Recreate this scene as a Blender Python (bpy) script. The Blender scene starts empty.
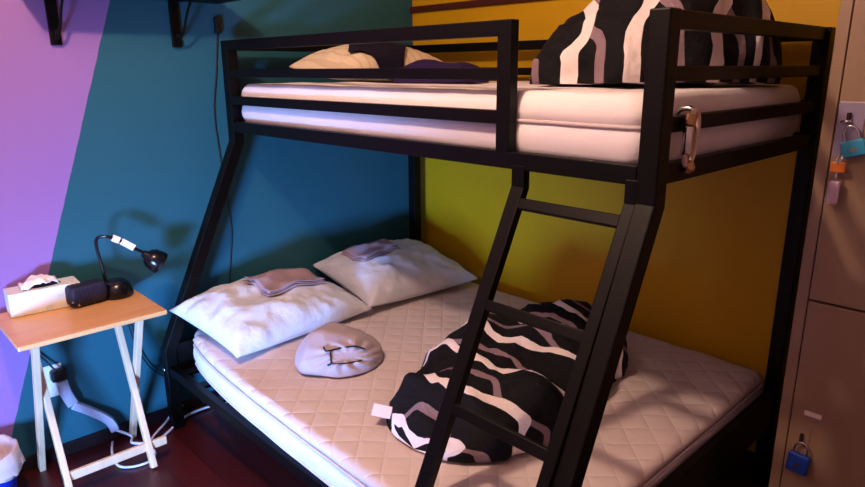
import bpy, math, random
from mathutils import Vector, Matrix, noise
random.seed(7)
C = bpy.context.scene.collection
PI = math.pi

# ------------------------------------------------------------------ materials
def lin(h):
    h = h.lstrip('#'); v = [int(h[i:i + 2], 16) / 255 for i in (0, 2, 4)]
    return tuple((c / 12.92 if c <= .04045 else ((c + .055) / 1.055) ** 2.4) for c in v) + (1,)

class NT:
    """small wrapper to write node materials"""
    def __init__(s, name):
        s.m = bpy.data.materials.new(name); s.m.use_nodes = True
        s.t = s.m.node_tree; s.b = s.t.nodes['Principled BSDF']
    def n(s, typ, **k):
        o = s.t.nodes.new(typ)
        for a, v in k.items(): setattr(o, a, v)
        return o
    def l(s, a, b): s.t.links.new(a, b)
    def math(s, op, a, b=None, c=None):
        o = s.n('ShaderNodeMath', operation=op)
        for i, v in enumerate((a, b, c)):
            if v is None: continue
            if isinstance(v, (int, float)): o.inputs[i].default_value = v
            else: s.l(v, o.inputs[i])
        return o.outputs[0]
    def mix(s, f, a, b):
        o = s.n('ShaderNodeMix', data_type='RGBA')
        for i, v in ((0, f), (6, a), (7, b)):
            if isinstance(v, (int, float, tuple)): o.inputs[i].default_value = v
            else: s.l(v, o.inputs[i])
        return o.outputs[2]
    def noise(s, scale, detail=3, vec=None, rough=.5):
        o = s.n('ShaderNodeTexNoise'); o.inputs['Scale'].default_value = scale
        o.inputs['Detail'].default_value = detail; o.inputs['Roughness'].default_value = rough
        if vec is not None: s.l(vec, o.inputs['Vector'])
        return o.outputs['Fac']
    def bump(s, h, strength=.3, dist=.01):
        o = s.n('ShaderNodeBump'); o.inputs['Strength'].default_value = strength
        o.inputs['Distance'].default_value = dist
        s.l(h, o.inputs['Height']); s.l(o.outputs[0], s.b.inputs['Normal'])
    def pos(s): return s.n('ShaderNodeNewGeometry').outputs['Position']
    def xyz(s, v):
        o = s.n('ShaderNodeSeparateXYZ'); s.l(v, o.inputs[0]); return o.outputs
    def uv(s): return s.n('ShaderNodeUVMap').outputs[0]
    def objc(s): return s.n('ShaderNodeTexCoord').outputs['Object']

def mat(name, col, rough=.6, metal=0, var=.0, bscale=0, bstr=.2, spec=.5, sheen=0, dist=.004, nscale=6):
    t = NT(name); b = t.b; c = lin(col)
    b.inputs['Roughness'].default_value = rough; b.inputs['Metallic'].default_value = metal
    b.inputs['Specular IOR Level'].default_value = spec
    if sheen: b.inputs['Sheen Weight'].default_value = sheen
    if var:
        f = t.noise(nscale, 4, t.pos())
        d = tuple(x * (1 - var) for x in c[:3]) + (1,)
        u = tuple(min(1, x * (1 + var)) for x in c[:3]) + (1,)
        t.l(t.mix(f, d, u), b.inputs['Base Color'])
    else: b.inputs['Base Color'].default_value = c
    if bscale: t.bump(t.noise(bscale, 4, t.pos()), bstr, dist)
    return t.m

def wall_left_mat():
    t = NT('painted_wall_teal_and_purple'); p = t.pos(); x = t.xyz(p)
    # slanting paint edge: y = -1.487 - 0.35 * (1.79 - z)
    e = t.math('MULTIPLY_ADD', x[2], .350, -1.487 - .350 * 1.79)
    wob = t.math('MULTIPLY', t.math('SUBTRACT', t.noise(14, 2, p), .5), .006)
    f = t.math('GREATER_THAN', x[1], t.math('ADD', e, wob))
    n = t.noise(2.5, 3, p)
    teal = t.mix(n, lin('#235967'), lin('#29616f'))
    pur = t.mix(n, lin('#936caa'), lin('#9c74b0'))
    t.l(t.mix(f, pur, teal), t.b.inputs['Base Color'])
    t.b.inputs['Roughness'].default_value = .45
    t.b.inputs['Specular IOR Level'].default_value = .3
    t.bump(t.noise(160, 2, p), .08, .003)
    return t.m

def floor_mat():
    t = NT('dark_red_floor_boards'); p = t.pos(); x = t.xyz(p)
    b = t.math('FRACT', t.math('MULTIPLY', x[1], 8))
    seam = t.math('LESS_THAN', b, .03)
    idx = t.math('FLOOR', t.math('MULTIPLY', x[1], 8))
    wn = t.n('ShaderNodeTexWhiteNoise', noise_dimensions='1D'); t.l(idx, wn.inputs['W'])
    g = t.noise(9, 4, p)
    f = t.math('MULTIPLY_ADD', wn.outputs[0], .5, t.math('MULTIPLY', g, .5))
    c = t.mix(f, lin('#320a0a'), lin('#50140f'))
    t.l(t.mix(seam, c, lin('#180404')), t.b.inputs['Base Color'])
    t.b.inputs['Roughness'].default_value = .35
    return t.m

def wood_mat(name, c1, c2, axis=1, rough=.45):
    t = NT(name); p = t.pos()
    mp = t.n('ShaderNodeMapping'); sc = [28, 28, 28]; sc[axis] = 2.2
    mp.inputs['Scale'].default_value = sc; t.l(p, mp.inputs[0])
    f = t.noise(1, 5, mp.outputs[0], .6)
    w = t.math('MULTIPLY_ADD', f, 1.6, -.3)
    t.l(t.mix(w, lin(c1), lin(c2)), t.b.inputs['Base Color'])
    t.b.inputs['Roughness'].default_value = rough
    t.bump(f, .08, .002)
    return t.m

def duvet_mat(name, ku, kv, amp, ww, tw, swap=False):
    """black cloth with white and taupe zigzag bands that meet in long hexagons; UV in metres"""
    t = NT(name); u = t.xyz(t.uv())
    if swap: u = (u[1], u[0])
    p = t.pos()
    n1 = t.math('SUBTRACT', t.noise(3.2, 2, p), .5); n2 = t.math('SUBTRACT', t.noise(4.1, 2, t.uv()), .5)
    U = t.math('MULTIPLY_ADD', n1, .05, u[0]); V = t.math('MULTIPLY_ADD', n2, .05, u[1])
    a = t.math('MULTIPLY', U, ku)
    tri = t.math('PINGPONG', a, 1.0)
    def smooth(v):
        o = t.n('ShaderNodeMapRange', interpolation_type='SMOOTHSTEP'); t.l(v, o.inputs[0])
        o.inputs[1].default_value = .24; o.inputs[2].default_value = .76
        return o.outputs[0]
    z = smooth(tri)
    vv = t.math('MULTIPLY', V, kv)
    def dist(sign, off):
        q = t.math('ADD', t.math('MULTIPLY_ADD', z, sign * amp, vv), off)
        return t.math('ABSOLUTE', t.math('SUBTRACT', t.math('FRACT', q), .5))
    d1 = dist(-1, .5); d2 = dist(1, 0.0)
    wob = t.math('MULTIPLY_ADD', t.noise(11, 2, p), .1, -.05)
    f1 = t.math('LESS_THAN', t.math('ADD', d1, wob), ww)
    f2 = t.math('LESS_THAN', t.math('ADD', d2, t.math('MULTIPLY', wob, .5)), tw)
    c = t.mix(f2, lin('#0b0a10'), lin('#86707a'))
    c = t.mix(f1, c, lin('#efe4e4'))
    t.l(c, t.b.inputs['Base Color'])
    t.b.inputs['Roughness'].default_value = .85
    t.b.inputs['Specular IOR Level'].default_value = .25
    t.bump(t.noise(15, 4, p), .5, .03)
    return t.m

def quilt_mat():
    t = NT('quilted_mattress_pad'); p = t.pos(); x = t.xyz(p)
    a = t.math('ADD', x[0], x[1]); b = t.math('SUBTRACT', x[0], x[1])
    def ridge(v):
        return t.math('ABSOLUTE', t.math('SINE', t.math('MULTIPLY', v, PI / .115)))
    h = t.math('MINIMUM', ridge(a), ridge(b))
    h = t.math('POWER', h, .45)
    n = t.math('MULTIPLY', t.noise(7, 4, p), 3.0)
    t.bump(t.math('MULTIPLY_ADD', n, .35, h), .38, .012)
    seam = t.math('LESS_THAN', h, .33)
    st = t.noise(2.2, 4, p)
    c = t.mix(st, lin('#cfc0c2'), lin('#e2d6d6'))
    t.l(t.mix(t.math('MULTIPLY', seam, .25), c, lin('#ece2e0')), t.b.inputs['Base Color'])
    t.b.inputs['Roughness'].default_value = .8
    t.b.inputs['Specular IOR Level'].default_value = .2
    return t.m

def stripe_mat():
    t = NT('cream_striped_pillow_cloth'); u = t.xyz(t.pos())
    s = t.math('LESS_THAN', t.math('FRACT', t.math('MULTIPLY', u[1], 22)), .28)
    t.l(t.mix(t.math('MULTIPLY', s, .5), lin('#ead8bc'), lin('#c9b090')), t.b.inputs['Base Color'])
    t.b.inputs['Roughness'].default_value = .85
    return t.m

def tissue_box_mat():
    t = NT('printed_tissue_box_card'); p = t.pos()
    f = t.noise(22, 3, p); f = t.math('GREATER_THAN', f, .56)
    t.l(t.mix(t.math('MULTIPLY', f, .35), lin('#eef0e6'), lin('#b9cfc0')), t.b.inputs['Base Color'])
    t.b.inputs['Roughness'].default_value = .5
    return t.m

M = dict(
    teal=wall_left_mat(), floor=floor_mat(),
    yellow=mat('yellow_wall_paint', '#cc9f0a', .5, var=.06, bscale=150, bstr=.08, spec=.3),
    plain=mat('pale_wall_paint', '#b9a7b4', .6, var=.04),
    ceiling=mat('ceiling_paint', '#d8cfcf', .7, var=.03),
    base=mat('dark_baseboard_paint', '#16090c', .4, var=.1),
    trim=wood_mat('red_brown_trim_wood', '#360e06', '#561c0c', 0),
    black=mat('black_powder_coated_steel', '#060505', .45, var=.12, bscale=220, bstr=.05, spec=.17, nscale=18),
    sheet=mat('white_mattress_sheet', '#f3edf2', .75, var=.03, bscale=13, bstr=.5, spec=.2, dist=.008),
    side=mat('white_mattress_border', '#e6e0ea', .75, var=.03, bscale=14, bstr=.25, spec=.2, dist=.008),
    piping=mat('pale_piping_cord', '#cdbfc6', .7, var=.03),
    quilt=quilt_mat(),
    pillow=mat('white_pillow_cotton', '#d8dbe6', .8, var=.03, bscale=20, bstr=.55, spec=.2, dist=.01),
    taupe=mat('folded_taupe_linen', '#a78f96', .85, var=.06, bscale=60, bstr=.25, spec=.2),
    bundle=mat('lavender_grey_blanket_cloth', '#b5a6ae', .9, var=.06, bscale=55, bstr=.3, spec=.15),
    cord=mat('black_cord', '#0c0b10', .5, var=.05),
    duv_low=duvet_mat('black_white_taupe_duvet_cloth', 5.4, 6.0, .245, .10, .07, True),
    duv_up=duvet_mat('black_white_taupe_duvet_cloth_wide', 5.0, 6.4, .245, .115, .085, True),
    tag=mat('white_label_tape', '#efe6e2', .6, var=.02),
    stripe=stripe_mat(),
    navy=mat('navy_cloth', '#17132a', .85, var=.1, bscale=70, bstr=.3, spec=.2),
    purple=mat('dark_purple_cloth', '#2c1c4a', .85, var=.1, bscale=40, bstr=.3, spec=.2),
    locker=mat('taupe_locker_steel', '#957b66', .36, var=.05, bscale=60, bstr=.04, spec=.5, nscale=3),
    gap=mat('dark_locker_seam', '#1a0d0a', .8, var=.05),
    plate=mat('violet_grey_lock_plate', '#9c94b4', .35, metal=.4, var=.05),
    chrome=mat('bright_chrome', '#d8d4d8', .18, metal=1, var=.04),
    brass=mat('dull_brass', '#c09a70', .3, metal=1, var=.05),
    bluelock=mat('blue_padlock_plastic', '#1c46b0', .35, var=.04),
    cyan=mat('light_blue_key_tag', '#2f9fca', .4, var=.04),
    orange=mat('orange_key_tag', '#d2711c', .4, var=.04),
    pinkkey=mat('pale_pink_key_fob', '#c4a6bd', .35, var=.05),
    clearcord=mat('pinkish_clear_plastic_sleeve', '#dcc0b8', .2, var=.06),
    tabletop=wood_mat('orange_varnished_wood', '#d6985c', '#eaba84', 1, .35),
    tableleg=wood_mat('pale_birch_wood', '#d8b08c', '#e8c8a6', 2, .45),
    boxcard=tissue_box_mat(),
    tissue=mat('white_tissue_paper', '#f3eef0', .9, var=.02),
    lampblack=mat('glossy_black_lamp_enamel', '#0e0d12', .22, var=.08),
    case=mat('dark_ribbed_case_cloth', '#15122a', .6, var=.1, bscale=90, bstr=.2),
    socket=mat('white_outlet_plastic', '#e6e6e2', .4, var=.02),
    strip=mat('grey_power_strip_plastic', '#a9a6bc', .4, var=.04),
    white_cable=mat('white_cable_sleeve', '#dcd8e2', .45, var=.02),
    blackplastic=mat('black_plastic', '#101014', .4, var=.05),
    bin=mat('bright_blue_bin_plastic', '#1238d8', .4, var=.04),
    bag=mat('crumpled_white_bag', '#d6c8cc', .5, var=.03, bscale=30, bstr=.5),
)

# ------------------------------------------------------------------ mesh helpers
class MB:
    def __init__(s): s.v = []; s.f = []; s.uv = None
    def add(s, vs, fs):
        o = len(s.v); s.v += [Vector(v) for v in vs]; s.f += [tuple(i + o for i in f) for f in fs]; return s
    def box(s, x0, x1, y0, y1, z0, z1):
        return s.add([(x0, y0, z0), (x1, y0, z0), (x1, y1, z0), (x0, y1, z0), (x0, y0, z1), (x1, y0, z1), (x1, y1, z1), (x0, y1, z1)],
                     [(0, 3, 2, 1), (4, 5, 6, 7), (0, 1, 5, 4), (1, 2, 6, 5), (2, 3, 7, 6), (3, 0, 4, 7)])
    def bar(s, a, b, w, h, side=(1, 0, 0)):
        """square bar from a to b; w along 'side', h across it"""
        return s.path_bar([a, b], w, h, side)
    def path_bar(s, pts, w, h, side=(1, 0, 0)):
        pts = [Vector(p) for p in pts]; S = Vector(side).normalized(); rings = []
        for i, p in enumerate(pts):
            d0 = (pts[i] - pts[i - 1]).normalized() if i else None
            d1 = (pts[i + 1] - pts[i]).normalized() if i < len(pts) - 1 else None
            d = (d0 + d1).normalized() if d0 and d1 else (d0 or d1)
            k = 1 / max(.5, d.dot(d1 or d0))
            n = d.cross(S).normalized(); ss = n.cross(d).normalized()
            rings.append([p + ss * (w / 2 * a) + n * (h / 2 * b * k) for a, b in ((-1, -1), (1, -1), (1, 1), (-1, 1))])
        vs = [q for r in rings for q in r]; fs = []
        for i in range(len(rings) - 1):
            for j in range(4):
                k2 = (j + 1) % 4; fs.append((i * 4 + j, i * 4 + k2, i * 4 + 4 + k2, i * 4 + 4 + j))
        e = (len(rings) - 1) * 4
        fs += [(3, 2, 1, 0), (e, e + 1, e + 2, e + 3)]
        return s.add(vs, fs)
    def tube(s, pts, r, seg=8, smooth=True, closed=False):
        pts = [Vector(p) for p in pts]
        if smooth and len(pts) > 2: pts = catmull(pts, closed)
        n = len(pts); rr = r if callable(r) else (lambda t: r)
        T = []
        for i in range(n):
            a = pts[(i - 1) % n] if closed else pts[max(0, i - 1)]; b = pts[(i + 1) % n] if closed else pts[min(n - 1, i + 1)]
            T.append((b - a).normalized())
        up = Vector((0, 0, 1)) if abs(T[0].z) < .9 else Vector((1, 0, 0))
        N = (up - T[0] * up.dot(T[0])).normalized(); vs = []; fs = []
        for i in range(n):
            N = (N - T[i] * N.dot(T[i])).normalized(); B = T[i].cross(N)
            for k in range(seg):
                a = 2 * PI * k / seg; vs.append(pts[i] + (N * math.cos(a) + B * math.sin(a)) * rr(i / (n - 1)))
        for i in range(n if closed else n - 1):
            for k in range(seg):
                j = (k + 1) % seg; i2 = (i + 1) % n
                fs.append((i * seg + k, i * seg + j, i2 * seg + j, i2 * seg + k))
        if not closed:
            fs += [tuple(range(seg))[::-1], tuple((n - 1) * seg + k for k in range(seg))]
        return s.add(vs, fs)
    def lathe(s, prof, o=(0, 0, 0), ax=(0, 0, 1), seg=28, cap=True):
        ax = Vector(ax).normalized(); q = ax.to_track_quat('Z', 'Y').to_matrix(); o = Vector(o); vs = []; fs = []
        for r, z in prof:
            for k in range(seg):
                a = 2 * PI * k / seg; vs.append(o + q @ Vector((r * math.cos(a), r * math.sin(a), z)))
        for i in range(len(prof) - 1):
            for k in range(seg):
                j = (k + 1) % seg; fs.append((i * seg + k, i * seg + j, (i + 1) * seg + j, (i + 1) * seg + k))
        if cap: fs += [tuple(range(seg))[::-1], tuple((len(prof) - 1) * seg + k for k in range(seg))]
        return s.add(vs, fs)
    def loop_grid(s, rings, uvs=None):
        """closed rings (same count) joined and capped; uvs: per ring list"""
        n = len(rings[0]); o = len(s.v); vs = [q for r in rings for q in r]; fs = []
        for i in range(len(rings) - 1):
            for k in range(n):
                j = (k + 1) % n; fs.append((i * n + k, i * n + j, (i + 1) * n + j, (i + 1) * n + k))
        e = (len(rings) - 1) * n
        fs += [tuple(range(n))[::-1], tuple(e + k for k in range(n))]
        return s.add(vs, fs)
    def build(s, name, m, parent=None, smooth=False, bevel=0, sub=0, loc=None, bseg=2):
        root = parent
        while root is not None and root.parent is not None: root = root.parent
        org = root.location.copy() if root is not None else Vector(loc if loc is not None else base_of(s.v))
        me = bpy.data.meshes.new(name)
        me.from_pydata([tuple(v - org) for v in s.v], [], s.f); me.update()
        import bmesh
        bm = bmesh.new(); bm.from_mesh(me); bmesh.ops.recalc_face_normals(bm, faces=bm.faces); bm.to_mesh(me); bm.free()
        if s.uv:
            lay = me.uv_layers.new(name='UVMap')
            for poly in me.polygons:
                us = [s.uv[v] for v in poly.vertices]
                mv = max(q[1] for q in us); span = s.vspan
                for li, v in zip(poly.loop_indices, poly.vertices):
                    q = s.uv[v]; vv = q[1]
                    if mv - vv > span / 2: vv += span
                    lay.data[li].uv = (q[0], vv)
        me.materials.append(m)
        if smooth:
            for p in me.polygons: p.use_smooth = True
        o = bpy.data.objects.new(name, me); C.objects.link(o)
        if parent is not None: o.parent = parent
        else: o.location = org
        if bevel:
            b = o.modifiers.new('Bevel', 'BEVEL'); b.width = bevel; b.segments = bseg; b.limit_method = 'ANGLE'
            b.angle_limit = math.radians(40)
        if sub:
            b = o.modifiers.new('Subdivision', 'SUBSURF'); b.levels = sub; b.render_levels = sub
        return o

def base_of(vs):
    xs = [v.x for v in vs]; ys = [v.y for v in vs]
    return ((min(xs) + max(xs)) / 2, (min(ys) + max(ys)) / 2, min(v.z for v in vs))

def catmull(p, closed=False, k=8):
    n = len(p); out = []
    g = (lambda i: p[i % n]) if closed else (lambda i: p[max(0, min(n - 1, i))])
    for i in range(n if closed else n - 1):
        a, b, c, d = g(i - 1), g(i), g(i + 1), g(i + 2)
        for j in range(k):
            t = j / k
            out.append(.5 * ((2 * b) + (c - a) * t + (2 * a - 5 * b + 4 * c - d) * t * t + (3 * b - a - 3 * c + d) * t ** 3))
    if not closed: out.append(p[-1].copy())
    return out

def tag(o, label=None, cat=None, group=None, kind=None):
    if label: o['label'] = label
    if cat: o['category'] = cat
    if group: o['group'] = group
    if kind: o['kind'] = kind
    return o

def thing(name, loc, label, cat, group=None):
    o = bpy.data.objects.new(name, None); o.empty_display_size = .1; C.objects.link(o); o.location = loc
    return tag(o, label, cat, group)

def fbm(p, s, o=(0, 0, 0), d=3):
    return noise.fractal(Vector((p[0] * s + o[0], p[1] * s + o[1], p[2] * s + o[2])), 1.0, 2.0, d)
def ridge(p, s, o=(0, 0, 0)):
    return 1 - abs(noise.noise(Vector((p[0] * s + o[0], p[1] * s + o[1], p[2] * s + o[2])))) * 2

# ------------------------------------------------------------------ camera (fitted to the bed frame)
cam = bpy.data.cameras.new('camera'); co = bpy.data.objects.new('camera', cam); C.objects.link(co)
yaw, pitch, roll, fpx = 2.38070, 0.26286, -0.005922, 648.4983
fw = Vector((math.cos(yaw) * math.cos(pitch), math.sin(yaw) * math.cos(pitch), -math.sin(pitch)))
r0 = Vector((math.sin(yaw), -math.cos(yaw), 0)); u0 = r0.cross(fw)
rr = r0 * math.cos(roll) + u0 * math.sin(roll); uu = -r0 * math.sin(roll) + u0 * math.cos(roll)
mw = Matrix((rr, uu, -fw)).transposed().to_4x4(); mw.translation = (2.6776, -2.4160, 1.53)
co.matrix_world = mw
cam.sensor_width = 36; cam.lens = 36 * fpx / 865; cam.clip_start = .05
bpy.context.scene.camera = co

# ------------------------------------------------------------------ setting
WX, WY = -.08, .07          # faces of the teal wall and of the yellow wall
RX, FY, H = 3.7, -3.15, 2.7
def struct(name, mb, m, **k):
    return tag(mb.build(name, m, **k), kind='structure')
struct('floor', MB().box(WX - .1, RX + .1, FY - .1, WY + .1, -.1, 0), M['floor'])
struct('ceiling', MB().box(WX - .1, RX + .1, FY - .1, WY + .1, H, H + .1), M['ceiling'])
struct('wall_left', MB().box(WX - .1, WX, FY - .1, WY + .1, 0, H), M['teal'])
struct('wall_back', MB().box(WX, RX + .1, WY, WY + .1, 0, H), M['yellow'])
struct('wall_right', MB().box(RX, RX + .1, FY - .1, WY, 0, H), M['plain'])
# front wall behind the camera, with a low opening added and sized for the bluish light
wx0, wx1, wz0, wz1 = 1.42, 1.94, .14, .54
f = MB()
f.box(WX, wx0, FY - .1, FY, 0, H); f.box(wx1, RX, FY - .1, FY, 0, H)
f.box(wx0, wx1, FY - .1, FY, 0, wz0); f.box(wx0, wx1, FY - .1, FY, wz1, H)
struct('wall_front', f, M['plain'])
struct('baseboard_left', MB().box(WX, WX + .012, FY, WY, 0, .055), M['base'], bevel=.003)
struct('baseboard_back', MB().box(WX + .012, RX, WY - .012, WY, 0, .055), M['base'], bevel=.003)
struct('trim_1', MB().box(WX, RX, WY - .02, WY, 1.823, 1.853), M['trim'], bevel=.003)

# ------------------------------------------------------------------ bunk bed
L, W = 2.0, 1.0923
HB, LB, SL = 1.2278, .37, .462
YL = -W - SL * (HB - LB)            # outer front of the lower bed
bed = thing('bunk_bed', (1.0, -.75, 0), 'black steel bunk bed with slanted front posts and a ladder, in the corner', 'bed')
P5 = .05
for x in (P5 / 2, L - P5 / 2):
    c = P5 / 2
    MB().path_bar([(x, -W + c, 1.65), (x, -W + c, HB), (x, YL + c, LB), (x, YL + c, 0)], P5, P5, (1, 0, 0)).build('front_post', M['black'], bed, bevel=.004)
    MB().bar((x, -c, 1.65), (x, -c, 0), P5, P5).build('rear_post', M['black'], bed, bevel=.004)
RZ = ((1.61, 1.65), (1.5006, 1.5335), (1.3885, 1.424))
mz = (1.2766, 1.3161)
# front guard rail, short, with its own end upright
g = MB()
for z0, z1 in RZ: g.box(P5, 1.54, -W, -W + .025, z0, z1)
g.box(1.534, 1.58, -W - .002, -W + .03, mz[1], 1.65)
g.build('guard_rail', M['black'], bed, bevel=.003)
g = MB()
for z0, z1 in RZ: g.box(P5, L - P5, -.037, -.012, z0, z1)
g.build('guard_rail', M['black'], bed, bevel=.003)
for x0 in (.012, L - .037):
    g = MB()
    for z0, z1 in RZ: g.box(x0, x0 + .025, -W + P5, -P5, z0, z1)
    g.build('end_rail', M['black'], bed, bevel=.003)
for y0 in (-W, -.03):
    MB().box(P5, L - P5, y0 if y0 < -.5 else y0, y0 + .03, mz[0] - .003, mz[1] + .003).build('side_rail', M['black'], bed, bevel=.003)
for x0 in (.01, L - .04):
    MB().box(x0, x0 + .03, -W + P5, -P5, mz[0] - .003, mz[1] + .003).build('cross_rail', M['black'], bed, bevel=.003)
g = MB()
for k in range(12):
    x = .12 + k * .16; g.box(x, x + .045, -W + .03, -.03, 1.296, 1.306)
g.build('upper_slats', M['black'], bed)
# lower frame
lz = (.262, .302)
for y0 in (YL + .01, -.04):
    MB().box(P5, L - P5, y0, y0 + .03, *lz).build('side_rail', M['black'], bed, bevel=.003)
for x0 in (.01, L - .04):
    MB().box(x0, x0 + .03, YL + P5, -P5, .25, .392).build('cross_rail', M['black'], bed, bevel=.003)
g = MB()
for k in range(12):
    x = .12 + k * .16; g.box(x, x + .045, YL + .04, -.04, .29, .302)
g.build('lower_slats', M['black'], bed)
# bolts on the posts
for x in (P5 / 2, L - P5 / 2):
    for y, z in ((YL, .285),):
        MB().lathe([(.006, 0), (.009, .002), (.009, .004), (.004, .007)], (x, y, z), (0, -1, 0), 12).build('bolt', M['chrome'], bed, smooth=True)
# ladder
lad = MB()
sl2 = .485; hl = 1.2269
def ly(z): return -W - sl2 * (hl - z)
first = None
for x in (1.612, 1.939):
    zt = .30
    st = MB().path_bar([(x, -W + .012, mz[0] + .01), (x, -W + .012, hl), (x, ly(zt) + .012, zt), (x, YL - .008, .262)], .042 if x < 1.8 else .032, .026, (1, 0, 0))
    s_ = st.build('ladder_stringer', M['black'], bed, bevel=.003)
    if first is None: first = s_
for z in (1.187, .937, .687, .437):
    y = ly(z) + .012
    MB().bar((1.63, y, z), (1.925, y, z), .03, .022, (0, sl2, 1)).build('ladder_rung', M['black'], bed, bevel=.003)

# ------------------------------------------------------------------ mattresses
def rounded_slab(x0, x1, y0f, y1, z0, z1f, r=.03, nx=96, ny=72, nz=6, warp=None):
    """closed slab built as stacked outline loops; y0f(x): front edge, z1f(x,y): top height"""
    outl = []
    cr = .055
    def corner(cx, cy, a0, n=7): return [(cx + cr * math.cos(a0 + PI / 2 * i / (n - 1)), cy + cr * math.sin(a0 + PI / 2 * i / (n - 1))) for i in range(n)]
    def seg(a, b, n): return [(a[0] + (b[0] - a[0]) * i / n, a[1] + (b[1] - a[1]) * i / n) for i in range(1, n)]
    cs = [corner(x0 + cr, y0f(x0) + cr, PI), corner(x1 - cr, y0f(x1) + cr, 1.5 * PI), corner(x1 - cr, y1 - cr, 0), corner(x0 + cr, y1 - cr, .5 * PI)]
    ns = [nx, ny, nx, ny]
    for i in range(4):
        outl += cs[i]
        s_ = seg(cs[i][-1], cs[(i + 1) % 4][0], ns[i])
        if i == 0: s_ = [(x, y0f(x)) for x, y in s_]
        outl += s_
    return outl

def mattress(root, x0, x1, y0f, y1, z0, zmid, ztop, mside, mtop, top_name, amp, seed, border_amp=.006, pipes=2):
    o = rounded_slab(x0, x1, y0f, y1, z0, None)
    cx = (x0 + x1) / 2; cy = (y0f(cx) + y1) / 2
    def loop(inset, z, na):
        out = []
        for x, y in o:
            d = Vector((cx - x, cy - y)); ix = inset / max(.2, abs(cx - x0)); iy = inset / max(.2, abs(cy - y1))
            px, py = x + (cx - x) * ix, y + (cy - y) * iy
            k = na * (fbm((px, py, z), 5, (seed, 0, 0)) * .7 + fbm((px, py, z * 3), 14, (seed, 3, 0)) * .35)
            q = Vector((px - cx, py - cy)); q.normalize()
            out.append(Vector((px + q.x * k, py + q.y * k, z + k * .5)))
        return out
    b = MB()
    rings = [loop(.02, z0, 0), loop(.006, z0 + .006, 0), loop(0, z0 + .02, border_amp)]
    m = 4
    for i in range(1, m): rings.append(loop(-.006 * math.sin(PI * i / m), z0 + .02 + (zmid - z0 - .03) * i / m, border_amp))
    rings += [loop(0, zmid - .01, border_amp), loop(.008, zmid, border_amp * .5)]
    b.loop_grid(rings); b.build('mattress_body', mside, root, smooth=True)
    # top panel with a puffed edge and soft waves
    t = MB(); e = ztop - zmid
    rings = [loop(.012, zmid + .0005, 0), loop(.002, zmid + .006, amp * .6)]
    for i in range(1, 6):
        a = PI / 2 * i / 5; rings.append(loop(.03 * (1 - math.cos(a)) - .004, zmid + .006 + (e - .006) * math.sin(a), amp * .8))
    steps = 26
    base = rings[-1]
    for i in range(1, steps + 1):
        k = (i / steps) ** 1.0
        ring = []
        for v in base:
            x = v.x + (cx - v.x) * k * .985; y = v.y + (cy - v.y) * k * .985
            z = ztop + amp * 1.2 * (fbm((x, y, 0), 2.2, (seed, 7, 0)) + .5 * fbm((x, y, 0), 7, (seed, 9, 0))) * min(1, i / 3)
            ring.append(Vector((x, y, z)))
        rings.append(ring)
    t.loop_grid(rings); t.build(top_name, mtop, root, smooth=True)
    for z, ins in ((zmid, -.001), (z0 + .018, -.001))[:pipes]:
        pts = loop(ins, z, border_amp * .5)[::2]
        MB().tube(pts, .0055, 6, smooth=False, closed=True).build('piping', M['piping'], root, smooth=True)

lm = thing('mattress', (1.0, -.75, .302), 'double mattress with a quilted beige top on the lower bunk', 'mattress')
def lowfront(x):
    return -1.368 - .088 * (1 - math.exp(-max(0, x - .05) / .28)) - .012 * x
mattress(lm, .045, 1.945, lowfront, -.015, .303, .405, .445, M['side'], M['quilt'], 'quilted_top', .008, 3.1)
um = thing('mattress', (1.0, -.55, 1.307), 'single white sheeted mattress on the upper bunk', 'mattress')
mattress(um, .05, 1.95, lambda x: -1.058, -.045, 1.307, 1.398, 1.474, M['side'], M['sheet'], 'pillow_top', .006, 8.4, .004, 1)

# ------------------------------------------------------------------ soft things
def pillow_pts(w, l, h, nx=40, ny=52, seed=0, wr=.012, pinch=.10, flat=.35):
    """top and bottom sheets of a pillow, centred on the origin, resting near z=0"""
    top = []; bot = []
    for j in range(ny + 1):
        rt = []; rb = []
        for i in range(nx + 1):
            u = -1 + 2 * i / nx; v = -1 + 2 * j / ny
            e = (1 - abs(u) ** 2.6) * (1 - abs(v) ** 2.6)
            t = max(0, e) ** .5
            x = u * w / 2 * (1 - pinch * (1 - abs(u) ** 1.0) * 0 - pinch * (1 - v * v) * abs(u) ** 3 * .6)
            y = v * l / 2 * (1 - pinch * (1 - u * u) * abs(v) ** 3 * .6)
            k = wr * (ridge((u, v, 0), 1.7, (seed, 0, 0)) * .8 + fbm((u, v, 0), 4, (seed, 5, 0)) * .6) * (.25 + .75 * t)
            # pull folds from the corners
            rad = math.atan2(abs(v) * l, abs(u) * w); k += wr * .28 * math.sin(rad * 26 + seed) * (abs(u * v)) ** 1.2
            rt.append(Vector((x, y, max(h * flat * (1 - t) + .003, h * flat + h * (1 - flat) * t + k)))); rb.append(Vector((x, y, h * flat * (1 - t) - .0 * k)))
        top.append(rt); bot.append(rb)
    return top, bot

def sheet_mesh(top, bot, tf):
    m = MB(); ny = len(top); nx = len(top[0]); vs = [tf(v) for r in top for v in r] + [tf(v) for r in bot for v in r]; o = nx * ny; fs = []
    for j in range(ny - 1):
        for i in range(nx - 1):
            a = j * nx + i; fs.append((a, a + 1, a + nx + 1, a + nx)); b = a + o; fs.append((b, b + nx, b + nx + 1, b + 1))
    rim = [i for i in range(nx)] + [j * nx + nx - 1 for j in range(1, ny)] + [(ny - 1) * nx + i for i in range(nx - 2, -1, -1)] + [j * nx for j in range(ny - 2, 0, -1)]
    for k in range(len(rim)):
        a, b = rim[k], rim[(k + 1) % len(rim)]; fs.append((a, a + o, b + o, b))
    return m.add(vs, fs)

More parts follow.
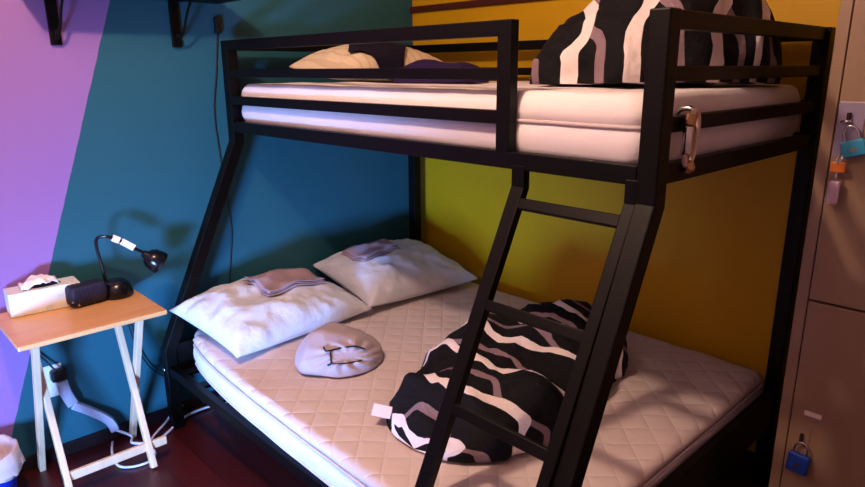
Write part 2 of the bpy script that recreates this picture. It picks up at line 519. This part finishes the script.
def place(loc, rz=0, rx=0, ry=0):
    R = Matrix.Rotation(rz, 4, 'Z') @ Matrix.Rotation(ry, 4, 'Y') @ Matrix.Rotation(rx, 4, 'X'); l = Vector(loc)
    return lambda v: R @ v + l

ZT = .452
p1f = place((.245, -1.075, ZT), math.radians(4), 0, math.radians(6))
p1 = sheet_mesh(*pillow_pts(.53, .69, .165, seed=1.3, wr=.021), p1f).build('pillow', M['pillow'], smooth=True)
tag(p1, 'plump white pillow at the open side of the lower bunk, nearest the bedside table', 'pillow', 'white pillows on the lower bunk')
p2f = place((.245, -.372, ZT + .012), math.radians(-6), 0, math.radians(7))
p2 = sheet_mesh(*pillow_pts(.54, .65, .175, seed=4.7, wr=.021), p2f).build('pillow', M['pillow'], smooth=True)
tag(p2, 'white pillow in the wall corner of the lower bunk, against the yellow wall', 'pillow', 'white pillows on the lower bunk')

def surf_z(obj, x, y, default):
    """height of a mesh's upper surface above (x, y), world"""
    best = None
    o = Vector((x, y, 5)) - obj.location
    hit, loc, nor, idx = obj.ray_cast(o, Vector((0, 0, -1)))
    return (loc + obj.location).z if hit else default

bpy.context.view_layer.update()

def draped(name, m, quad, objs, zfloor, layers, th, label, cat, group=None, n=22, over=.004, jitter=.004, smooth=True):
    """a folded cloth following what lies under it; quad: four (x, y) corners; every fold layer a part of the mesh"""
    q = [Vector((a, b)) for a, b in quad]; mb = MB()
    def at(u, v):
        p = (q[0] * (1 - u) + q[1] * u) * (1 - v) + (q[3] * (1 - u) + q[2] * u) * v
        z = max([surf_z(o, p.x, p.y, zfloor) for o in objs] + [zfloor])
        return p, z
    hs = [[at(i / n, j / n) for i in range(n + 1)] for j in range(n + 1)]
    # smooth the followed heights a little so that cloth bridges dips
    Z = [[hs[j][i][1] for i in range(n + 1)] for j in range(n + 1)]
    for _ in range(3):
        Z = [[max(Z[j][i], sum(Z[max(0, min(n, j + a))][max(0, min(n, i + b))] for a in (-1, 0, 1) for b in (-1, 0, 1)) / 9) for i in range(n + 1)] for j in range(n + 1)]
    for k in range(layers):
        ins = .012 * k * (1 if k % 2 else .4)
        top = []; bot = []
        for j in range(n + 1):
            rt = []; rb = []
            for i in range(n + 1):
                p = hs[j][i][0]; c = (q[0] + q[1] + q[2] + q[3]) / 4; d = (c - p); p = p + d * ins / max(.05, d.length) * min(1, 1)
                e = min(i, n - i, j, n - j); ed = .35 if e == 0 else (.85 if e == 1 else 1)
                z = Z[j][i] + over + k * th; w = jitter * fbm((p.x, p.y, k), 9, (k, 2, 0)) * (k + 1) / layers
                rt.append(Vector((p.x, p.y, z + th * (.5 + .42 * ed) + w))); rb.append(Vector((p.x, p.y, z + th * (.5 - .42 * ed) + w * .6)))
            top.append(rt); bot.append(rb)
        s_ = sheet_mesh(top, bot, lambda v: v); mb.add(s_.v, s_.f)
    o = mb.build(name, m, smooth=smooth)
    return tag(o, label, cat, group)

draped('folded_towel', M['taupe'], ((.13, -1.15), (.35, -1.15), (.35, -.85), (.13, -.85)), [p1, p2], ZT, 3, .008,
       'folded taupe towel lying on the white pillow nearest the bedside table', 'towel', 'folded towels on the lower pillows')
draped('folded_towel', M['taupe'], ((.10, -.60), (.28, -.58), (.26, -.34), (.08, -.36)), [p1, p2], ZT, 3, .008,
       'folded taupe towel lying on the corner pillow by the yellow wall', 'towel', 'folded towels on the lower pillows')

def heap(spine, ws, hs, zb, seed, amp, rings=70, seg=72, power=.8, fold=.5, uvs=(1, 1), asym=0):
    """a bunched bundle of cloth: rings along a spine of (x, y); half widths ws; heights hs; carries UVs in metres"""
    sp = catmull([Vector((a, b, 0)) for a, b in spine], k=12); N = len(sp)
    def interp(arr, t):
        f = t * (len(arr) - 1); i = min(len(arr) - 2, int(f)); u = f - i; u = u * u * (3 - 2 * u)
        return arr[i] * (1 - u) + arr[i + 1] * u
    mb = MB(); R = []; UV = []; acc = 0; prev = None
    span = 2 * max(ws) * 2.6
    for a in range(rings + 1):
        t = a / rings; f = t * (N - 1); i = min(N - 2, int(f)); c = sp[i].lerp(sp[i + 1], f - i)
        d = (sp[min(N - 1, i + 2)] - sp[max(0, i - 1)]).normalized(); s_ = Vector((-d.y, d.x, 0))
        end = (max(1e-4, 1 - abs(2 * t - 1) ** 3.2)) ** .5
        w = interp(ws, t) * end; h = interp(hs, t) * end
        if prev is not None: acc += (c - prev).length
        prev = c; ring = []
        for k in range(seg):
            th = 2 * PI * k / seg
            cx, cz = math.cos(th), math.sin(th)
            x = math.copysign(abs(cx) ** power, cx) * w
            z = math.copysign(abs(cz) ** power, cz) * h if cz > 0 else cz * h * .04
            p = c + s_ * x + Vector((0, 0, zb + z + h * .04))
            nrm = (s_ * (x / max(w, .01)) + Vector((0, 0, max(0, z) / max(h, .01) + asym))).normalized()
            q = (p.x, p.y, p.z)
            g1 = ridge(q, 5.2, (seed, 0, 1)) - .55; g2 = ridge(q, 11, (0, seed, 3)) - .55; g3 = fbm(q, 3.5, (seed, 8, 2))
            dd = amp * (fold * g1 + .55 * fold * g2 + .8 * g3) * min(1, end * 1.2)
            if cz < 0: dd = 0
            p = p + nrm * dd
            if p.z < zb + .001: p.z = zb + .001
            ring.append(p); UV.append((acc * uvs[0], span * k / seg * uvs[1]))
        R.append(ring)
    mb.loop_grid(R); mb.uv = UV; mb.vspan = span * uvs[1]
    return mb

# lower duvet
dl = thing('duvet', (1.33, -.72, ZT), 'bunched black duvet with white and taupe wavy bands on the lower bunk behind the ladder', 'duvet', 'patterned duvets')
heap([(1.42, -1.30), (1.40, -1.05), (1.36, -.74), (1.36, -.44), (1.38, -.20)], (.27, .28, .27, .26, .20), (.10, .16, .20, .21, .17), ZT + .002, 2.7, .06).build('duvet_cloth', M['duv_low'], dl, smooth=True)
tg = MB(); tf = place((1.245, -1.275, ZT + .045), math.radians(40), math.radians(35), math.radians(10))
tb = MB().box(-.030, .030, -.020, .020, -.0015, .0015); tg.add([tf(v) for v in tb.v], tb.f)
tag(tg.build('care_label', M['tag'], dl), 'small white care label')
# upper duvet
du = thing('duvet', (1.6, -.45, 1.492), 'heaped black duvet with broad white and taupe bands on the upper bunk', 'duvet', 'patterned duvets')
heap([(1.285, -.60), (1.42, -.56), (1.62, -.45), (1.80, -.30), (1.925, -.22)], (.16, .27, .32, .22, .13), (.08, .20, .37, .30, .20), 1.479, 6.1, .055, uvs=(1, 1)).build('duvet_cloth', M['duv_up'], du, smooth=True)

# small bundle with a drawstring mouth
bl = thing('blanket_bundle', (.76, -1.08, ZT), 'small lavender grey cloth bundle with a black drawstring, on the lower mattress', 'bundle')
bm_ = heap([(.62, -1.17), (.71, -1.12), (.82, -1.06), (.91, -1.02)], (.12, .16, .155, .11), (.085, .120, .105, .075), ZT, 9.2, .018, rings=90, seg=110, power=.9)
mouth = Vector((.875, -1.13, .515)); mn = Vector((.62, -.62, .48)).normalized()
ma = Vector((.55, .70, .1)); ma = (ma - mn * ma.dot(mn)).normalized(); mb_ = mn.cross(ma)
for i_, v in enumerate(bm_.v):
    d = v - mouth; a_, b__ = d.dot(ma) / .060, d.dot(mb_) / .030; r_ = math.hypot(a_, b__)
    if d.length < .22 and d.dot(mn) > -.12:
        phi = math.atan2(b__, a_)
        pull = .015 * math.exp(-(r_ / .95) ** 3)
        fold_ = .007 * math.sin(phi * 11 + 1.3 * math.sin(r_ * 2)) * math.exp(-((r_ - 1.5) / .75) ** 2)
        bm_.v[i_] = v - mn * pull + mn * fold_
        if bm_.v[i_].z < ZT + .001: bm_.v[i_].z = ZT + .001
bo = bm_.build('bundle_cloth', M['bundle'], bl, smooth=True)
bpy.context.view_layer.update()
def on_bundle(a_, b__):
    p = mouth + ma * a_ + mb_ * b__ + mn * .3 - bo.matrix_world.translation
    hit, loc, nor, idx = bo.ray_cast(p, -mn)
    return (loc + nor * .0048 + bo.matrix_world.translation) if hit else mouth + ma * a_ + mb_ * b__
cp_ = [on_bundle(a_, b__) for a_, b__ in ((-.085, .040), (-.075, .030), (-.060, .026), (-.030, .030), (.0, .032), (.03, .030), (.058, .018))]
MB().tube(cp_, .0032, 6).build('drawstring', M['cord'], bl, smooth=True)
cp_ = [on_bundle(a_, b__) for a_, b__ in ((-.060, .026), (-.062, .005), (-.060, -.018), (-.075, -.022))]
MB().tube(cp_, .0032, 6).build('drawstring', M['cord'], bl, smooth=True)
cp_ = [on_bundle(a_, b__) for a_, b__ in ((-.060, -.018), (-.030, -.026), (.01, -.028), (.045, -.020))]
MB().tube(cp_, .0028, 6).build('drawstring', M['cord'], bl, smooth=True)

# upper pillow with dark cloths
ZU = 1.477
p3 = sheet_mesh(*pillow_pts(.42, .62, .15, seed=7.7, wr=.012), place((.33, -.53, ZU), math.radians(3), 0, math.radians(3))).build('pillow', M['stripe'], smooth=True)
tag(p3, 'cream striped pillow at the head of the upper bunk', 'pillow')
bpy.context.view_layer.update()
draped('folded_cloth', M['navy'], ((.25, -.60), (.46, -.77), (.61, -.615), (.45, -.445)), [p3], ZU, 1, .007,
       'navy square of cloth draped cornerwise over the striped upper pillow', 'cloth', over=.009)
gp = thing('crumpled_garment', (.85, -.55, ZU), 'crumpled dark purple garment beside the striped pillow on the upper bunk', 'garment')
heap([(.62, -.66), (.72, -.60), (.84, -.50), (.93, -.44)], (.07, .12, .12, .07), (.06, .085, .075, .065), ZU, 1.9, .02, rings=44, seg=40).build('garment_cloth', M['purple'], gp, smooth=True)

# ------------------------------------------------------------------ cable lock on the end rail
ck = thing('cable_lock', (2.01, -.95, 1.30), 'shiny looped cable lock hanging from the foot rail of the upper bunk', 'lock')
lp = []
for k in range(16):
    a = 2 * PI * k / 16; lp.append((2.0 + .004 * math.sin(a), -.945 + .026 * math.cos(a), 1.371 + .064 * math.sin(a)))
MB().tube(lp, .0068, 8, closed=True).build('cable_loop', M['clearcord'], ck, smooth=True)
MB().tube([(2.004, -.945, 1.434), (1.988, -.945, 1.440), (1.970, -.945, 1.437), (1.958, -.945, 1.424), (1.957, -.945, 1.400)], .006, 8).build('hook', M['chrome'], ck, smooth=True)
MB().tube([(2.003, -.971, 1.338), (2.003, -.971, 1.402)], .0125, 12, smooth=False).build('lock_barrel', M['chrome'], ck, smooth=True, bevel=.002)
MB().tube([(2.003, -.971, 1.402), (2.003, -.962, 1.426)], .0135, 12, smooth=False).build('barrel_cap', M['brass'], ck, smooth=True, bevel=.002)
MB().lathe([(.004, 0), (.012, .004), (.014, .014), (.010, .024), (.006, .03)], (2.001, -.945, 1.292), (0, 0, 1), 14).build('end_knob', M['brass'], ck, smooth=True)

# ------------------------------------------------------------------ locker
lx0, lx1, lyf, lyb, lh = 2.112, 2.50, -.40, .065, 1.86
lk = thing('locker', (2.3, -.17, 0), 'tall taupe steel locker with two doors beside the foot of the bunk', 'locker')
b = MB(); fr = .03
b.box(lx0, lx1, lyf + .02, lyb, 0.02, lh)
b.box(lx0, lx0 + fr, lyf, lyf + .02, .02, lh); b.box(lx1 - fr, lx1, lyf, lyf + .02, .02, lh)
b.box(lx0 + fr, lx1 - fr, lyf, lyf + .02, .02, .05); b.box(lx0 + fr, lx1 - fr, lyf, lyf + .02, lh - .03, lh)
b.build('locker_body', M['locker'], lk, bevel=.002)
MB().box(lx0 + fr, lx1 - fr, lyf + .016, lyf + .0205, .05, lh - .03).build('door_seam', M['gap'], lk)
for z0, z1 in ((.054, .873), (.879, lh - .034)):
    dr = MB().box(lx0 + fr + .003, lx1 - fr - .003, lyf - .002, lyf + .015, z0, z1).build('locker_door', M['locker'], lk, bevel=.003)
    zc = 1.375 if z0 > .5 else .44
    if z0 > .5:
        pl = MB().box(2.148, 2.212, lyf - .006, lyf - .002, 1.295, 1.44).build('latch_plate', M['plate'], dr, bevel=.001)
        MB().box(2.172, 2.180, lyf - .018, lyf - .006, 1.385, 1.412).build('latch_slot', M['gap'], dr)
        MB().tube([(2.160, lyf - .012, 1.388), (2.185, lyf - .016, 1.390)], .005, 8, smooth=False).build('latch_handle', M['chrome'], dr, smooth=True)
    else:
        pl = MB().box(2.160, 2.205, lyf - .005, lyf - .002, .37, .475).build('latch_plate', M['locker'], dr, bevel=.001)
        MB().box(2.180, 2.188, lyf - .014, lyf - .005, .43, .458).build('latch_slot', M['gap'], dr)
        tag(MB().box(2.180, 2.226, lyf - .0035, lyf - .002, .520, .535).build('label_strip', M['tag'], dr), 'small cream label strip')

def padlock(root, c, w, h, d, mbody, rz=0):
    x, y, z = c
    q = place(c, 0, 0, rz)
    b = MB().box(-w / 2, w / 2, -d / 2, d / 2, -h, 0); b.v = [q(v) for v in b.v]
    b.build('lock_body', mbody, root, bevel=.004, bseg=3)
    s = MB().tube([q(Vector(v)) for v in ((-w * .3, 0, -.004), (-w * .3, 0, .018), (-w * .2, 0, .032), (0, 0, .038), (w * .2, 0, .032), (w * .3, 0, .018), (w * .3, 0, -.004))], .0032, 8)
    s.build('shackle', M['chrome'], root, smooth=True)
    k = MB().lathe([(.006, 0), (.006, .002)], q(Vector((0, -d / 2, -h * .6))), (0, -1, 0), 12); k.build('keyhole', M['brass'], root)

pa = thing('padlock', (2.18, lyf - .02, 1.29), 'light blue padlock with keys hanging from it on the upper locker door', 'padlock', 'padlocks on the locker')
padlock(pa, (2.194, lyf - .020, 1.342), .056, .044, .018, M['cyan'], math.radians(-18))
MB().tube([(2.176, lyf - .022, 1.305), (2.170, lyf - .034, 1.294), (2.172, lyf - .036, 1.278), (2.178, lyf - .026, 1.290)], .0018, 6, closed=True).build('key_ring', M['chrome'], pa, smooth=True)
tag(MB().box(2.156, 2.192, lyf - .034, lyf - .026, 1.255, 1.283).build('key_tag', M['orange'], pa, bevel=.003), 'orange key tag')
MB().box(2.170, 2.175, lyf - .032, lyf - .029, 1.215, 1.257).build('key', M['chrome'], pa)
tag(MB().box(2.158, 2.186, lyf - .036, lyf - .024, 1.168, 1.232).build('key_fob', M['pinkkey'], pa, bevel=.005), 'pale pink key fob')
pb = thing('padlock', (2.185, lyf - .02, .36), 'dark blue padlock on the lower locker door', 'padlock', 'padlocks on the locker')
padlock(pb, (2.190, lyf - .020, .398), .058, .062, .020, M['bluelock'], math.radians(4))

# ------------------------------------------------------------------ folding table
TZ = .668
tb = thing('folding_table', (.145, -1.81, 0), 'small folding wooden table with crossed legs beside the bunk', 'table')
tx0, tx1, ty0, ty1 = -.055, .348, -2.052, -1.566
MB().box(tx0, tx1, ty0, ty1, TZ - .018, TZ).build('tabletop', M['tabletop'], tb, bevel=.004)
def leg(y, a, bz):
    MB().bar((a[0], y, TZ - .02), (bz, y, 0.004), .022, .032, (0, 1, 0)).build('leg', M['tableleg'], tb, bevel=.003)
for y, o in ((-1.985, 1), (-1.635, -1)):
    leg(y, (.255, 0), -.035)                       # back foot, front top
    leg(y + .026 * o, (.02, 0), .268)              # front foot, back top
MB().bar((.235, -1.97, .085), (.235, -1.59, .085), .016, .035, (1, 0, 0)).build('stretcher', M['tableleg'], tb, bevel=.003)
for x in (.265, .03):
    MB().box(x - .014, x + .014, -1.99, -1.625, TZ - .040, TZ - .019).build('support_bar', M['tableleg'], tb, bevel=.002)

# tissue box
tx = thing('tissue_box', (.01, -1.9, TZ), 'white printed tissue box on the folding table', 'tissue box')
q = place((-.002, -1.885, TZ + .001), math.radians(-3))
bb = MB().box(-.052, .052, -.118, .118, 0, .088); bb.v = [q(v) for v in bb.v]
bb.build('carton', M['boxcard'], tx, bevel=.003)
sl = MB().lathe([(.028, 0), (.030, .0012), (.001, .0014)], (0, 0, 0), (0, 0, 1), 24); sl.v = [q(Vector((v.x, v.y * 2.1, v.z + .0882))) for v in sl.v]
sl.build('slot', M['gap'], tx)
top = []; bot = []
for j in range(15):
    rt = []; rb = []
    for i in range(21):
        u = -1 + i / 10; v = -1 + j / 7
        hh = .006 + .032 * max(0, 1 - u * u) ** .5 * (1 - .7 * v * v) + .016 * fbm((u, v, 0), 2.2, (3, 1, 0))
        p = Vector((v * .034 + .008 * math.sin(u * 6), u * .062 - .01, .088 + max(.003, hh)))
        rt.append(p); rb.append(p - Vector((0, 0, .0025)))
    top.append(rt); bot.append(rb)
sheet_mesh(top, bot, q).build('tissue', M['tissue'], tx, smooth=True)

# dark ribbed case
cs = thing('zip_case', (.06, -1.76, TZ), 'small dark ribbed zip case lying before the lamp on the table', 'case')
q = place((.066, -1.756, TZ + .002), math.radians(6))
R = []
for a in range(25):
    t = a / 24; y = -.072 + .142 * t; e = (max(.02, 1 - abs(2 * t - 1) ** 12)) ** .5
    rb = 1 + .035 * math.cos(t * PI * 2 * 9) if .12 < t < .9 else 1
    ring = []
    for k in range(32):
        th = 2 * PI * k / 32; c_, s_ = math.cos(th), math.sin(th)
        ring.append(q(Vector((math.copysign(abs(c_) ** .42, c_) * .037 * e * rb, y, .042 + math.copysign(abs(s_) ** .42, s_) * .041 * e * rb))))
    R.append(ring)
MB().loop_grid(R).build('case_body', M['case'], cs, smooth=True)
for y, z in ((-.066, .03), (-.045, .012)):
    MB().lathe([(.004, 0), (.004, .003), (.002, .004)], q(Vector((.036, y, z))), (1, 0, 0), 10).build('stud', M['chrome'], cs, smooth=True)

# desk lamp
dlp = thing('desk_lamp', (.06, -1.67, TZ), 'small black gooseneck desk lamp on the folding table', 'lamp')
lb = (.052, -1.642)
MB().lathe([(.057, 0), (.059, .006), (.057, .024), (.049, .048), (.030, .066), (.010, .072)], (lb[0], lb[1], TZ + .001), seg=36).build('lamp_base', M['lampblack'], dlp, smooth=True)
neck = [(.03, -1.672, TZ + .055), (.03, -1.680, .80), (.035, -1.690, .88), (.05, -1.685, .913), (.068, -1.655, .915), (.075, -1.61, .890), (.08, -1.555, .845), (.085, -1.515, .818)]
MB().tube(neck, .0062, 10).build('gooseneck', M['lampblack'], dlp, smooth=True)
# shade: open bell pointing down and away
ax = Vector((.10, .60, -.52)).normalized(); so = Vector((.085, -1.530, .822))
MB().lathe([(.008, -.012), (.014, -.010), (.017, .004), (.030, .012), (.040, .026), (.046, .050), (.047, .068), (.0455, .068), (.044, .050), (.038, .028), (.012, .010)], so, ax, 32).build('lamp_shade', M['lampblack'], dlp, smooth=True)
MB().lathe([(.006, .012), (.014, .03), (.018, .045), (.012, .058), (.004, .062)], so, ax, 20).build('bulb', M['socket'], dlp, smooth=True)
for t0, t1, r in ((.63, .69, .0125), (.715, .765, .0125), (.785, .825, .011)):
    cp = catmull([Vector(v) for v in neck]); n = len(cp) - 1
    a = cp[int(t0 * n)]; b_ = cp[int(t1 * n + .5)]; d = (b_ - a)
    qm = MB().bar(a, b_, .004, .024, (0, -d.z, d.y)); 
    tag(MB().path_bar([a, b_], .026, .018, (0, -d.z, d.y)).build('cord_tag', M['tag'], dlp, bevel=.002), 'white paper tag wrapped on the neck')

# ------------------------------------------------------------------ outlet, plugs and cables
oy, oz = -1.888, .345
ol = thing('wall_outlet', (WX, oy, .28), 'white outlet plate on the teal wall under the folding table', 'outlet')
MB().box(WX, WX + .006, oy - .037, oy + .037, .270, .405).build('cover_plate', M['socket'], ol, bevel=.003)
for z in (.305, .370): MB().lathe([(.016, 0), (.016, .002)], (WX + .006, oy, z), (1, 0, 0), 20).build('receptacle', M['socket'], ol)
pg = thing('plug_adapter', (WX + .03, oy + .01, .35), 'black plug in the outlet under the table', 'plug')
MB().box(WX + .009, WX + .052, oy - .012, oy + .048, .345, .388).build('plug_body', M['blackplastic'], pg, bevel=.008, bseg=3)
MB().tube([(WX + .04, oy + .01, .386), (WX + .02, oy - .02, .44), (WX + .02, oy - .07, .52), (WX + .02, oy - .10, .60), (-.02, -1.94, .64)], .004, 8).build('plug_cable', M['cord'], pg, smooth=True)
ps = thing('power_strip', (WX + .03, oy + .06, .18), 'grey power strip hanging from the outlet down to the floor', 'power strip')
MB().path_bar(catmull([Vector(v) for v in ((WX + .030, oy + .022, .340), (WX + .030, oy + .030, .285), (WX + .028, oy + .050, .225))]), .042, .026, (0, 1, 0)).build('strip_head', M['strip'], ps, bevel=.004)
MB().path_bar(catmull([Vector(v) for v in ((WX + .028, oy + .050, .222), (WX + .035, oy + .105, .175), (WX + .05, oy + .165, .115), (WX + .055, oy + .185, .06))]), .034, .024, (.2, .6, .7)).build('strip_body', M['strip'], ps, bevel=.004)
MB().tube([(WX + .055, oy + .185, .062), (WX + .07, oy + .24, .016), (.04, -1.66, .010), (.09, -1.58, .010), (.02, -1.46, .012), (-.02, -1.38, .014), (-.02, -1.25, .012), (.0, -1.15, .010)], .0055, 8).build('strip_cable', M['white_cable'], ps, smooth=True)
wc = MB().tube([(-.03, -1.72, .010), (.06, -1.75, .008), (.17, -1.76, .008), (.22, -1.70, .008), (.20, -1.63, .008), (.09, -1.60, .022), (.0, -1.50, .03), (-.04, -1.44, .06), (-.05, -1.40, .05)], .005, 8)
tag(wc.build('white_cable', M['white_cable'], smooth=True), 'white cable looped on the floor under the folding table', 'cable')
bc = MB().tube([(-.055, -1.60, .62), (-.06, -1.585, .50), (-.062, -1.56, .38), (-.064, -1.52, .28), (-.06, -1.47, .22), (-.06, -1.40, .17), (-.06, -1.34, .10), (-.05, -1.30, .010)], .0032, 6)
tag(bc.build('black_cord', M['cord'], smooth=True), 'thin black lamp cable drooping behind the folding table', 'cable')
wc2 = MB().tube([(WX + .006, -1.063, 1.69), (WX + .006, -1.085, 1.52), (WX + .006, -1.11, 1.36), (WX + .006, -1.105, 1.2), (WX + .006, -1.09, 1.0), (WX + .006, -1.08, .82), (WX + .006, -1.10, .66), (WX + .006, -1.12, .50)], .003, 6)
tag(wc2.build('black_cord', M['cord'], smooth=True), 'thin black cable running down the teal wall behind the bunk head', 'cable')
sb = thing('wall_box', (WX, -1.06, 1.68), 'small black cable box on the teal wall under the shelf end', 'box')
MB().box(WX, WX + .02, -1.076, -1.050, 1.682, 1.748).build('box_body', M['blackplastic'], sb, bevel=.003)
MB().box(WX + .019, WX + .023, -1.071, -1.055, 1.70, 1.73).build('box_cover', M['blackplastic'], sb, bevel=.002)

# ------------------------------------------------------------------ shelf on scroll brackets
sh = thing('wall_shelf', (WX, -1.42, 1.8), 'dark wall shelf on scrolled iron brackets above the table', 'shelf')
MB().box(WX, WX + .22, -1.80, -1.045, 1.803, 1.823).build('shelf_board', M['black'], sh, bevel=.003)
for y in (-1.695, -1.246):
    br = MB().box(WX, WX + .014, y - .019, y + .019, 1.622, 1.802).build('shelf_bracket', M['black'], sh, bevel=.003)
    MB().box(WX + .014, WX + .19, y - .012, y + .012, 1.794, 1.803).build('bracket_arm', M['black'], br, bevel=.002)
    pts = [(WX + .016, y, 1.640), (WX + .05, y, 1.655), (WX + .09, y, 1.69), (WX + .13, y, 1.745), (WX + .17, y, 1.785)]
    MB().tube(pts, .005, 8).build('bracket_brace', M['black'], br, smooth=True)
    sc = [(WX + .035 + (.02 * (1 - k / 14)) * math.cos(k * .65 + 2.6), y, 1.665 + .022 * (1 - k / 14) * math.sin(k * .65 + 2.6)) for k in range(13)]
    MB().tube(sc, .0035, 6).build('bracket_scroll', M['black'], br, smooth=True)

# ------------------------------------------------------------------ blue bin with white bag
bn = thing('waste_bin', (.02, -2.20, 0), 'blue waste bin lined with a white plastic bag left of the table', 'bin')
bcx, bcy = .075, -2.185
MB().lathe([(.085, .002), (.090, .004), (.112, .200), (.115, .205), (.110, .205), (.087, .012), (.01, .010)], (bcx, bcy, 0), seg=36).build('bin_body', M['bin'], bn, smooth=True)
R = []
for a, (r, z) in enumerate(((.092, .12), (.103, .195), (.112, .216), (.121, .212), (.123, .175), (.128, .138), (.127, .136), (.123, .16))):
    ring = []
    for k in range(48):
        th = 2 * PI * k / 48; j = .012 * fbm((math.cos(th), math.sin(th), a * .3), 3, (5, 1, 2)) * (0 if a < 4 else 1)
        zz = z + (.022 * fbm((math.cos(th), math.sin(th), 0), 1.6, (9, 1, 2)) if a >= 4 else .008 * fbm((math.cos(th), math.sin(th), a), 2.6, (4, 1, 2)))
        rr_ = r + abs(j)
        ring.append(Vector((bcx + rr_ * math.cos(th), bcy + rr_ * math.sin(th), zz)))
    R.append(ring)
MB().loop_grid(R).build('bag_liner', M['bag'], bn, smooth=True)

# ------------------------------------------------------------------ light
w = bpy.data.worlds.new('world'); bpy.context.scene.world = w; w.use_nodes = True
w.node_tree.nodes['Background'].inputs[0].default_value = (.25, .35, .6, 1)
w.node_tree.nodes['Background'].inputs[1].default_value = .3
def light(name, typ, loc, energy, col, size=.1, size_y=None, target=None):
    d = bpy.data.lights.new(name, typ); d.energy = energy; d.color = col
    o = bpy.data.objects.new(name, d); C.objects.link(o); o.location = loc
    if typ == 'AREA':
        d.shape = 'RECTANGLE'; d.size = size; d.size_y = size_y or size
        o.rotation_euler = (Vector(target) - Vector(loc)).to_track_quat('-Z', 'Y').to_euler()
    else: d.shadow_soft_size = size
    return o
light('ceiling_lamp', 'POINT', (1.35, -2.2, 2.56), 92, (1.0, .66, .46), .05)
wd = light('low_bluish_light', 'AREA', ((wx0 + wx1) / 2, FY - .02, (wz0 + wz1) / 2), 40, (.22, .45, 1.0), wx1 - wx0, wz1 - wz0, (-.1, -1.2, .36))  # inferred low bluish source, set in the added opening, aimed and narrowed leftwards
wd.data.spread = math.radians(82)

vs = bpy.context.scene.view_settings
vs.view_transform = 'Standard'; vs.look = 'None'; vs.gamma = 1; vs.use_curve_mapping = False; vs.exposure = 0
